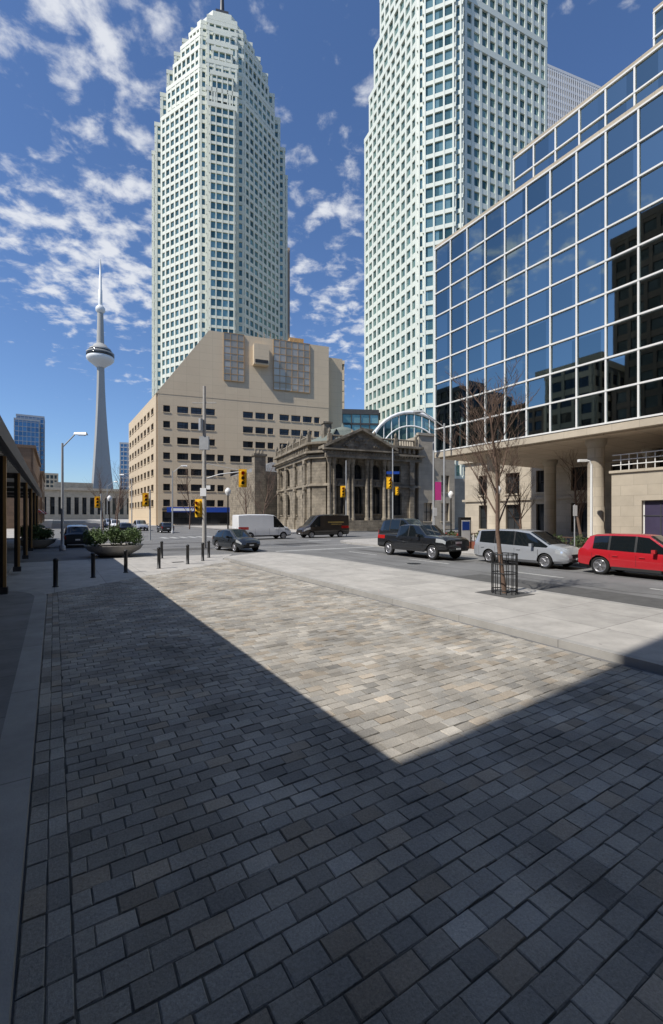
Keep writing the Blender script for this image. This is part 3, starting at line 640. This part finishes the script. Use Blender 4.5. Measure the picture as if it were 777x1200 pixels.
def planter(x,y,r,h,seed):
    mb=MB(); mb.lathe([(r*.5,0),(r*.55,.06),(r*.9,h*.6),(r,h),(r*1.03,h+.04),(r*.93,h+.04),(r*.9,h-.05)],32,0); mb.lathe([(.01,h-.04),(r*.92,h-.03)],32,1)
    R=random.Random(seed)
    for k in range(18):
        a=R.uniform(0,6.28);d=r*.85*math.sqrt(R.random()); leaves(mb,(d*math.cos(a),d*math.sin(a),h+.3+R.random()*.7*(1-d/r*.5)),.5,.5,.48,330,.07,2,k+seed)
    mb.build('shrub_planter',[M_conc,M_soil,M_leaf],(x,y,0))
planter(-13.2,27,1.6,.62,3); planter(-22.3,33.5,1.3,.6,30)
mb=MB(); 
for k in range(12):
    y=9+k*1.35; mb.box(24.6,25.3,y,y+1.2,.12,.62,0); leaves(mb,(24.95,y+.6,.95),.42,.65,.45,380,.07,1,k+50)
mb.build('hedge_planter_row',[mat('planter_wood',(.20,.07,.04),.7,var=.2),M_leaf2],rz=A)
mb=MB()
for k in range(60): mb.box(26.2,26.24,8+k*.3,8.04+k*.3,.12,1.1,0)
mb.box(26.18,26.26,8,26,1.1,1.16,0); mb.box(26.18,26.26,8,26,.3,.34,0)
for s in (11,17,23): mb.box(26.5,26.52,s,s+2.4,.2,1.05,1)
mb.build('patio_fence',[mat('fence_brown',(.10,.06,.04),.6,var=.1),mat('red_canvas',(.40,.06,.03),.8,var=.1)],rz=A)
for i,(x,y,H) in enumerate([(17.6,31,6.5),(15,35,6),(20.5,29.5,6),(-9.2,58,9),(-12.5,66,9),(-30,62,9),(-24,75,10),(13.5,38,6.5),(-36,70,9),(-44,90,10)]):
    twig_tree('bare_tree',(x,y,.1),H,.12,40+i,.6,3,first=.22)
# ------------------------------------------------------------ vehicles
def vehicle(name,x,y,rz,paint,kind,z=-.02):
    e=empty(name,(x,y,z),rz)
    # station: x, zbottom, halfwidth, belt z, roof halfwidth, roof z, flags (g side glass, t top glass)
    if kind=='suv':
        wr_,wx=.37,(-1.33,1.38)
        S=[(-2.28,.45,.78,.72,.70,.76,''),(-2.24,.34,.87,.97,.80,1.02,''),(-2.13,.30,.905,1.06,.74,1.14,'t'),(-1.86,.27,.92,1.07,.70,1.58,''),(-1.62,.26,.92,1.07,.71,1.655,'g'),(-1.02,.25,.92,1.04,.72,1.69,''),(-.94,.25,.92,1.04,.72,1.695,'g'),(-.04,.25,.92,1.01,.72,1.70,''),(.04,.25,.92,1.01,.72,1.695,'g'),(.42,.25,.92,1.0,.70,1.65,'tg'),(1.18,.26,.91,.99,.76,1.09,''),(1.6,.28,.90,.97,.76,1.055,''),(1.95,.30,.87,.91,.74,.98,''),(2.14,.33,.82,.80,.70,.87,''),(2.24,.36,.74,.66,.64,.70,''),(2.29,.42,.68,.56,.58,.6,'')]
    elif kind=='minivan':
        wr_,wx=.34,(-1.55,1.55)
        S=[(-2.57,.42,.84,.8,.78,.84,''),(-2.53,.32,.93,1.0,.86,1.04,''),(-2.47,.28,.96,1.08,.84,1.2,'t'),(-2.28,.25,.97,1.07,.79,1.66,''),(-2.16,.24,.97,1.06,.79,1.70,'g'),(-1.25,.22,.97,1.03,.80,1.745,''),(-1.17,.22,.97,1.03,.80,1.75,'g'),(-.12,.22,.97,1.0,.80,1.75,''),(-.04,.22,.97,1.0,.80,1.745,'g'),(.66,.22,.97,.98,.76,1.66,'tg'),(1.62,.24,.95,.97,.78,1.09,''),(2.05,.26,.93,.93,.78,1.01,''),(2.36,.28,.88,.83,.74,.90,''),(2.50,.32,.80,.68,.70,.74,''),(2.58,.4,.72,.55,.64,.6,'')]
    elif kind=='hatch':
        wr_,wx=.33,(-1.25,1.3)
        S=[(-2.1,.42,.74,.7,.7,.75,''),(-2.06,.3,.83,.9,.77,.94,''),(-1.95,.27,.86,.98,.72,1.06,'t'),(-1.6,.24,.88,.98,.64,1.38,''),(-1.45,.22,.88,.97,.65,1.43,'g'),(-.55,.2,.88,.94,.66,1.5,''),(-.47,.2,.88,.94,.66,1.5,'g'),(.25,.2,.88,.92,.64,1.46,'tg'),(1.05,.22,.87,.9,.70,.98,''),(1.5,.24,.86,.86,.72,.93,''),(1.85,.27,.81,.76,.68,.83,''),(2.03,.34,.72,.62,.62,.67,''),(2.12,.4,.64,.5,.56,.54,'')]
    elif kind=='pickup':
        wr_,wx=.42,(-1.85,1.9)
        S=[(-2.95,.6,.92,.9,.88,.93,''),(-2.92,.48,.99,1.24,.95,1.28,''),(-2.2,.46,1.0,1.24,.97,1.28,''),(-1.12,.46,1.0,1.24,.97,1.28,''),(-1.06,.46,1.0,1.26,.93,1.36,'t'),(-.98,.46,1.0,1.27,.80,1.86,''),(-.84,.46,1.0,1.26,.80,1.89,'g'),(-.1,.44,1.0,1.24,.81,1.93,''),(-.02,.44,1.0,1.24,.81,1.93,'g'),(.62,.44,1.0,1.22,.78,1.87,'tg'),(1.28,.44,.99,1.22,.84,1.33,''),(2.2,.46,.98,1.2,.86,1.30,''),(2.72,.48,.97,1.16,.86,1.24,''),(2.88,.5,.94,1.06,.84,1.12,''),(2.95,.55,.88,.78,.8,.82,'')]
    else:
        wr_,wx=.36,(-1.75,1.95)
        S=[(-2.95,.45,.94,1.3,.88,2.42,''),(-2.92,.35,.98,1.3,.90,2.5,''),(-1.9,.3,1.0,1.3,.91,2.56,''),(.1,.3,1.0,1.3,.91,2.56,''),(.2,.3,1.0,1.28,.91,2.56,''),(.85,.3,1.0,1.25,.88,2.5,'g'),(1.15,.3,1.0,1.22,.84,2.38,'tg'),(2.1,.3,.98,1.2,.84,1.38,''),(2.55,.32,.95,1.08,.82,1.2,''),(2.85,.36,.88,.88,.76,.98,''),(2.95,.42,.78,.7,.68,.74,'')]
    mb=MB(); P=[];n=0;K=len(S)-1
    for (sx,zb,hw,zl,hr,zr,fl) in S:
        half=[(hw*.86,zb),(hw*.99,zb+.12),(hw,zb+(zl-zb)*.45),(hw*1.0,zb+(zl-zb)*.72),(hw*.965,zl),(hr,max(zl+.004,zr-.06)),(hr-.09,zr),(hr*.45,zr+.025)]
        sec=[(sx,-a,b_) for a,b_ in half]+[(sx,a,b_) for a,b_ in half[::-1]]; n=len(sec); P+=sec
    for k in range(K):
        for i in range(n):
            j=(i+1)%n; mi=0
            if i==n-1: mi=2
            if i in(4,n-6) and 'g' in S[k][6]: mi=1
            if i in(4,n-6) and k>0 and 'g' in S[k-1][6] and 'g' in S[k+1][6] and S[k+1][0]-S[k][0]<.12: mi=2
            if i in(6,7,8) and 't' in S[k][6]: mi=1
            if i in (0,14): mi=2 if kind in('suv','pickup','van') else 0
            if i in (3,n-5) and k in (K-3,K-2): mi=3
            if i in (3,n-5) and k in (0,1) : mi=4
            mb.add([P[k*n+i],P[(k+1)*n+i],P[(k+1)*n+j],P[k*n+j]][::-1],[(0,1,2,3)],mi,True)
    mb.add(P[:n],[list(range(n))],0); mb.add(P[-n:],[list(range(n))[::-1]],0)
    ML=[paint,M_cglass,M_trim,M_head,M_red_l]
    body=mb.build('body',ML,parent=e)
    bm=bmesh.new(); bm.from_mesh(body.data); bmesh.ops.remove_doubles(bm,verts=bm.verts,dist=1e-4); bmesh.ops.recalc_face_normals(bm,faces=bm.faces); bm.to_mesh(body.data); bm.free()
    cb=MB()
    hw=max(q[2] for q in S)
    for w in wx:
        for sg in (-1,1):
            cb.tube((w,sg*(hw-.30),wr_),(w,sg*(hw+.3),wr_),wr_+.06,wr_+.06,28,2)
    cut=cb.build('cut',ML,parent=e)
    bm=bmesh.new(); bm.from_mesh(cut.data); bmesh.ops.remove_doubles(bm,verts=bm.verts,dist=1e-5); bmesh.ops.recalc_face_normals(bm,faces=bm.faces); bm.to_mesh(cut.data); bm.free()
    md=body.modifiers.new('arch','BOOLEAN'); md.object=cut; md.operation='DIFFERENCE'; md.solver='EXACT'
    bpy.context.view_layer.update(); dg=bpy.context.evaluated_depsgraph_get()
    nm=bpy.data.meshes.new_from_object(body.evaluated_get(dg)); body.modifiers.clear(); 
    if len(nm.polygons)>50: body.data=nm
    bpy.data.objects.remove(cut)
    body.data.shade_smooth(); body.data.set_sharp_from_angle(angle=math.radians(32))
    for k,w in enumerate(wx):
        for sg in (-1,1):
            wb=MB(); r=wr_
            wb.M=Matrix.Translation((w,0,r))@Matrix.Rotation(math.radians(90)*(-sg),4,'X')
            a0=(hw-.24);a1=(hw-.02)
            wb.lathe([(r*.6,a0),(r*.93,a0+.01),(r,a0+.04),(r,a1-.04),(r*.94,a1-.005),(r*.72,a1),(r*.68,a1-.03),(r*.66,a1-.06)],28,0)
            wb.lathe([(r*.67,a1-.075),(r*.67,a1-.07)],24,2)
            wb.lathe([(r*.70,a1-.05),(r*.70,a1-.004),(r*.64,a1-.012),(r*.63,a1-.05)],28,1)
            wb.lathe([(r*.16,a1-.06),(r*.16,a1-.012),(r*.05,a1-.008)],12,1)
            for q in range(5):
                for dd in (-.1,.1):
                    t=2*math.pi*q/5+dd; c,s_=math.cos(t),math.sin(t)
                    wb.hexa([(c*.1*r-s_*.03,s_*.1*r+c*.03,a1-.055),(c*.1*r+s_*.03,s_*.1*r-c*.03,a1-.055),(c*r*.67+s_*.02,s_*r*.67-c*.02,a1-.055),(c*r*.67-s_*.02,s_*r*.67+c*.02,a1-.055),
                             (c*.1*r-s_*.03,s_*.1*r+c*.03,a1-.02),(c*.1*r+s_*.03,s_*.1*r-c*.03,a1-.02),(c*r*.67+s_*.02,s_*r*.67-c*.02,a1-.02),(c*r*.67-s_*.02,s_*r*.67+c*.02,a1-.02)],1)
            wb.build('wheel',[M_tire,M_rim,M_trim],parent=e)
    d=MB(); F=S[-1][0]; Rr=S[0][0]
    zf=S[-2][3]; zmid=S[len(S)//2][3]; wf=S[-3][2]
    for sg in (-1,1):
        ms=[q for q in S if 'tg' in q[6]][0]; mxp=ms[0]+.28
        d.box(mxp-.06,mxp+.08,sg*(hw+.02),sg*(hw+.19),ms[3]+.02,ms[3]+.16,4 if kind in('van','pickup') else 3); d.box(mxp-.02,mxp+.04,sg*(hw-.1),sg*(hw+.03),ms[3]+.0,ms[3]+.05,4)
        gl=[q[0] for i,q in enumerate(S) if 'g' in q[6]]
        for g in ([gl[0]-.02,gl[-1]+.55]+[q+0 for q in gl[1:-1]] if kind!='van' else [-1.2,.35,1.35]):
            zz0=S[len(S)//2][1]+.2; 
            d.box(g-.006,g+.006,sg*(hw-.005),sg*(hw+.003),zz0,zmid-.12,0)
        for g in gl[:3]:
            d.box(g+.12,g+.32,sg*(hw-.01),sg*(hw+.035),zmid-.2,zmid-.165,3)
        if kind in('suv','pickup','van'): d.box(wx[0]+wr_+.1,wx[1]-wr_-.1,sg*(hw-.03),sg*(hw+.012),S[5][1]+.02,S[5][1]+.14,0)
        if kind=='pickup': d.box(wx[0]+wr_+.1,wx[1]-wr_-.1,sg*(hw+.0),sg*(hw+.13),.42,.48,0)
    d.box(F-.09,F+.012,-wf+.42,wf-.42,zf-.16,zf+.02,0); d.box(F-.06,F+.02,-.5,.5,S[-1][1]-.02,S[-1][1]+.06,0)
    if kind=='pickup': d.box(F+.012,F+.02,-.25,.25,zf-.14,zf-.02,5)
    d.box(F+.0,F+.024,-.16,.16,S[-1][1]+.04,S[-1][1]+.13,6); d.box(Rr-.012,Rr+.01,-.16,.16,S[0][3]-.15,S[0][3]-.04,6)
    if kind=='pickup':
        d.box(-2.86,-1.14,-.86,.86,1.285,1.32,0)
        d.box(-2.98,-2.9,-.95,.95,.55,.75,5)
    d.build('trim_parts',[M_trim,M_head,M_red_l,paint,M_trim,M_rim,M_signw],parent=e,bevel=.008)
    return e
def paint(name,c,metal=.0): return mat(name,c,.28,metal,var=.02,coat=1.0)
H1=A-math.pi/2
def V(name,t,s,rz,p,k): q=W(t,s); return vehicle(name,q.x,q.y,rz,p,k)
V('red_suv',20.2,8.45,H1,paint('paint_red',(.42,.012,.02)),'suv')
V('silver_minivan',20.2,13.75,H1,paint('paint_silver',(.42,.44,.47),.4),'minivan')
V('black_pickup_truck',18.7,19.8,H1,paint('paint_black',(.012,.013,.015)),'pickup')
e=V('black_suv',22.4,25.0,H1,bpy.data.materials['paint_black'],'suv'); e.scale=(1.1,1.08,1.3)
vehicle('dark_hatchback',-6.7,31.2,H1+.15,paint('paint_charcoal',(.03,.035,.042),.3),'hatch')
vehicle('white_van',-7.2,46.3,A,paint('paint_white',(.80,.80,.80)),'van')
e=vehicle('black_van',-1.0,50,A+math.pi,paint('paint_brown',(.028,.022,.018)),'van')
mb=MB(); mb.box(-2.2,-.1,1.004,1.01,1.65,1.78,0); mb.box(-1.9,-.5,1.004,1.01,1.45,1.53,0); mb.build('gold_lettering',[mat('gold_vinyl',(.4,.28,.08),.4,var=.5,scale=9)],parent=e)
vehicle('dark_suv',-20.4,35.5,A+math.pi/2,bpy.data.materials['paint_charcoal'],'suv')
for i,(x,y,k) in enumerate([(-31,72,'suv'),(-28,60,'hatch'),(-38,78,'suv'),(-24,64,'hatch'),(-46,92,'minivan')]):
    vehicle('distant_car',x,y,A+math.pi/2 if i%2 else H1,bpy.data.materials[['paint_silver','paint_black','paint_white','paint_charcoal','paint_silver'][i]],k)
# ------------------------------------------------------------ light
EL=math.radians(50); AZ=math.radians(36)
d=Vector((math.cos(AZ)*math.cos(EL),math.sin(AZ)*math.cos(EL),-math.sin(EL)))
sl=bpy.data.lights.new('sun','SUN'); sl.energy=5.0; sl.angle=math.radians(.5); sl.color=(1,.955,.88)
so=bpy.data.objects.new('sun',sl); sc.collection.objects.link(so); so.rotation_euler=d.to_track_quat('-Z','Y').to_euler()
w=bpy.data.worlds.new('World'); sc.world=w; w.use_nodes=True; N=w.node_tree.nodes;L=w.node_tree.links; bg=N['Background']
sky=N.new('ShaderNodeTexSky'); sky.sky_type='NISHITA'; sky.sun_disc=False; sky.sun_elevation=EL; sky.sun_rotation=math.atan2(-math.cos(AZ),-math.sin(AZ))
sky.dust_density=.4; sky.ozone_density=2.0; sky.air_density=1.0
tn=N.new('ShaderNodeMix'); tn.data_type='RGBA'; tn.blend_type='MULTIPLY'; tn.inputs[0].default_value=1; tn.inputs[7].default_value=(.92,1.12,1.42,1); L.new(sky.outputs[0],tn.inputs[6])
tc=N.new('ShaderNodeTexCoord'); sp=N.new('ShaderNodeSeparateXYZ'); L.new(tc.outputs['Generated'],sp.inputs[0])
mxz=N.new('ShaderNodeMath'); mxz.operation='MAXIMUM'; mxz.inputs[1].default_value=.04; L.new(sp.outputs[2],mxz.inputs[0])
az=N.new('ShaderNodeMath'); az.operation='ADD'; az.inputs[1].default_value=.12; L.new(mxz.outputs[0],az.inputs[0])
dx=N.new('ShaderNodeMath'); dx.operation='DIVIDE'; L.new(sp.outputs[0],dx.inputs[0]); L.new(az.outputs[0],dx.inputs[1])
dy=N.new('ShaderNodeMath'); dy.operation='DIVIDE'; L.new(sp.outputs[1],dy.inputs[0]); L.new(az.outputs[0],dy.inputs[1])
cb=N.new('ShaderNodeCombineXYZ'); L.new(dx.outputs[0],cb.inputs[0]); L.new(dy.outputs[0],cb.inputs[1])
na=N.new('ShaderNodeTexNoise'); na.inputs['Scale'].default_value=13; na.inputs['Detail'].default_value=9; na.inputs['Roughness'].default_value=.58; na.inputs['Distortion'].default_value=.2; L.new(cb.outputs[0],na.inputs['Vector'])
nb=N.new('ShaderNodeTexNoise'); nb.inputs['Scale'].default_value=1.6; nb.inputs['Detail'].default_value=3; L.new(cb.outputs[0],nb.inputs['Vector'])
ml=N.new('ShaderNodeMath'); ml.operation='MULTIPLY_ADD'; ml.inputs[1].default_value=.9; L.new(nb.outputs['Fac'],ml.inputs[0]); L.new(na.outputs['Fac'],ml.inputs[2])
acc=ml.outputs[0]
for (vx,lo,hi,am) in [((-.46,.62,.62),.90,.99,.20),((0,.90,.43),.97,.995,.15)]:
    dt=N.new('ShaderNodeVectorMath'); dt.operation='DOT_PRODUCT'; dt.inputs[1].default_value=Vector(vx).normalized(); L.new(tc.outputs['Generated'],dt.inputs[0])
    mr=N.new('ShaderNodeMapRange'); mr.interpolation_type='SMOOTHSTEP'; mr.inputs[1].default_value=lo; mr.inputs[2].default_value=hi; mr.inputs[3].default_value=0; mr.inputs[4].default_value=am; L.new(dt.outputs['Value'],mr.inputs[0])
    ad=N.new('ShaderNodeMath'); L.new(acc,ad.inputs[0]); L.new(mr.outputs[0],ad.inputs[1]); acc=ad.outputs[0]
mr=N.new('ShaderNodeMapRange'); mr.inputs[1].default_value=.12; mr.inputs[2].default_value=.42; mr.inputs[3].default_value=-.12; mr.inputs[4].default_value=0; L.new(sp.outputs[2],mr.inputs[0])
ad=N.new('ShaderNodeMath'); L.new(acc,ad.inputs[0]); L.new(mr.outputs[0],ad.inputs[1]); acc=ad.outputs[0]
rp=N.new('ShaderNodeMapRange'); rp.interpolation_type='SMOOTHSTEP'; rp.inputs[1].default_value=1.04; rp.inputs[2].default_value=1.32; rp.inputs[3].default_value=0; rp.inputs[4].default_value=.85; L.new(acc,rp.inputs[0])
mx=N.new('ShaderNodeMix'); mx.data_type='RGBA'; L.new(rp.outputs[0],mx.inputs[0]); L.new(tn.outputs[2],mx.inputs[6]); mx.inputs[7].default_value=(8.6,8.8,9.2,1)
L.new(mx.outputs[2],bg.inputs['Color']); bg.inputs['Strength'].default_value=.10
# ------------------------------------------------------------ camera
cam=bpy.data.cameras.new('camera'); co=bpy.data.objects.new('camera',cam); sc.collection.objects.link(co); sc.camera=co
co.location=(0,0,2.45); co.rotation_euler=(math.radians(90),0,0); cam.sensor_fit='VERTICAL'; cam.sensor_height=36; cam.lens=15.6; cam.shift_y=.0033; cam.clip_end=6000; cam.clip_start=.05
sc.view_settings.view_transform='Standard'; sc.view_settings.look='None'; sc.view_settings.exposure=0
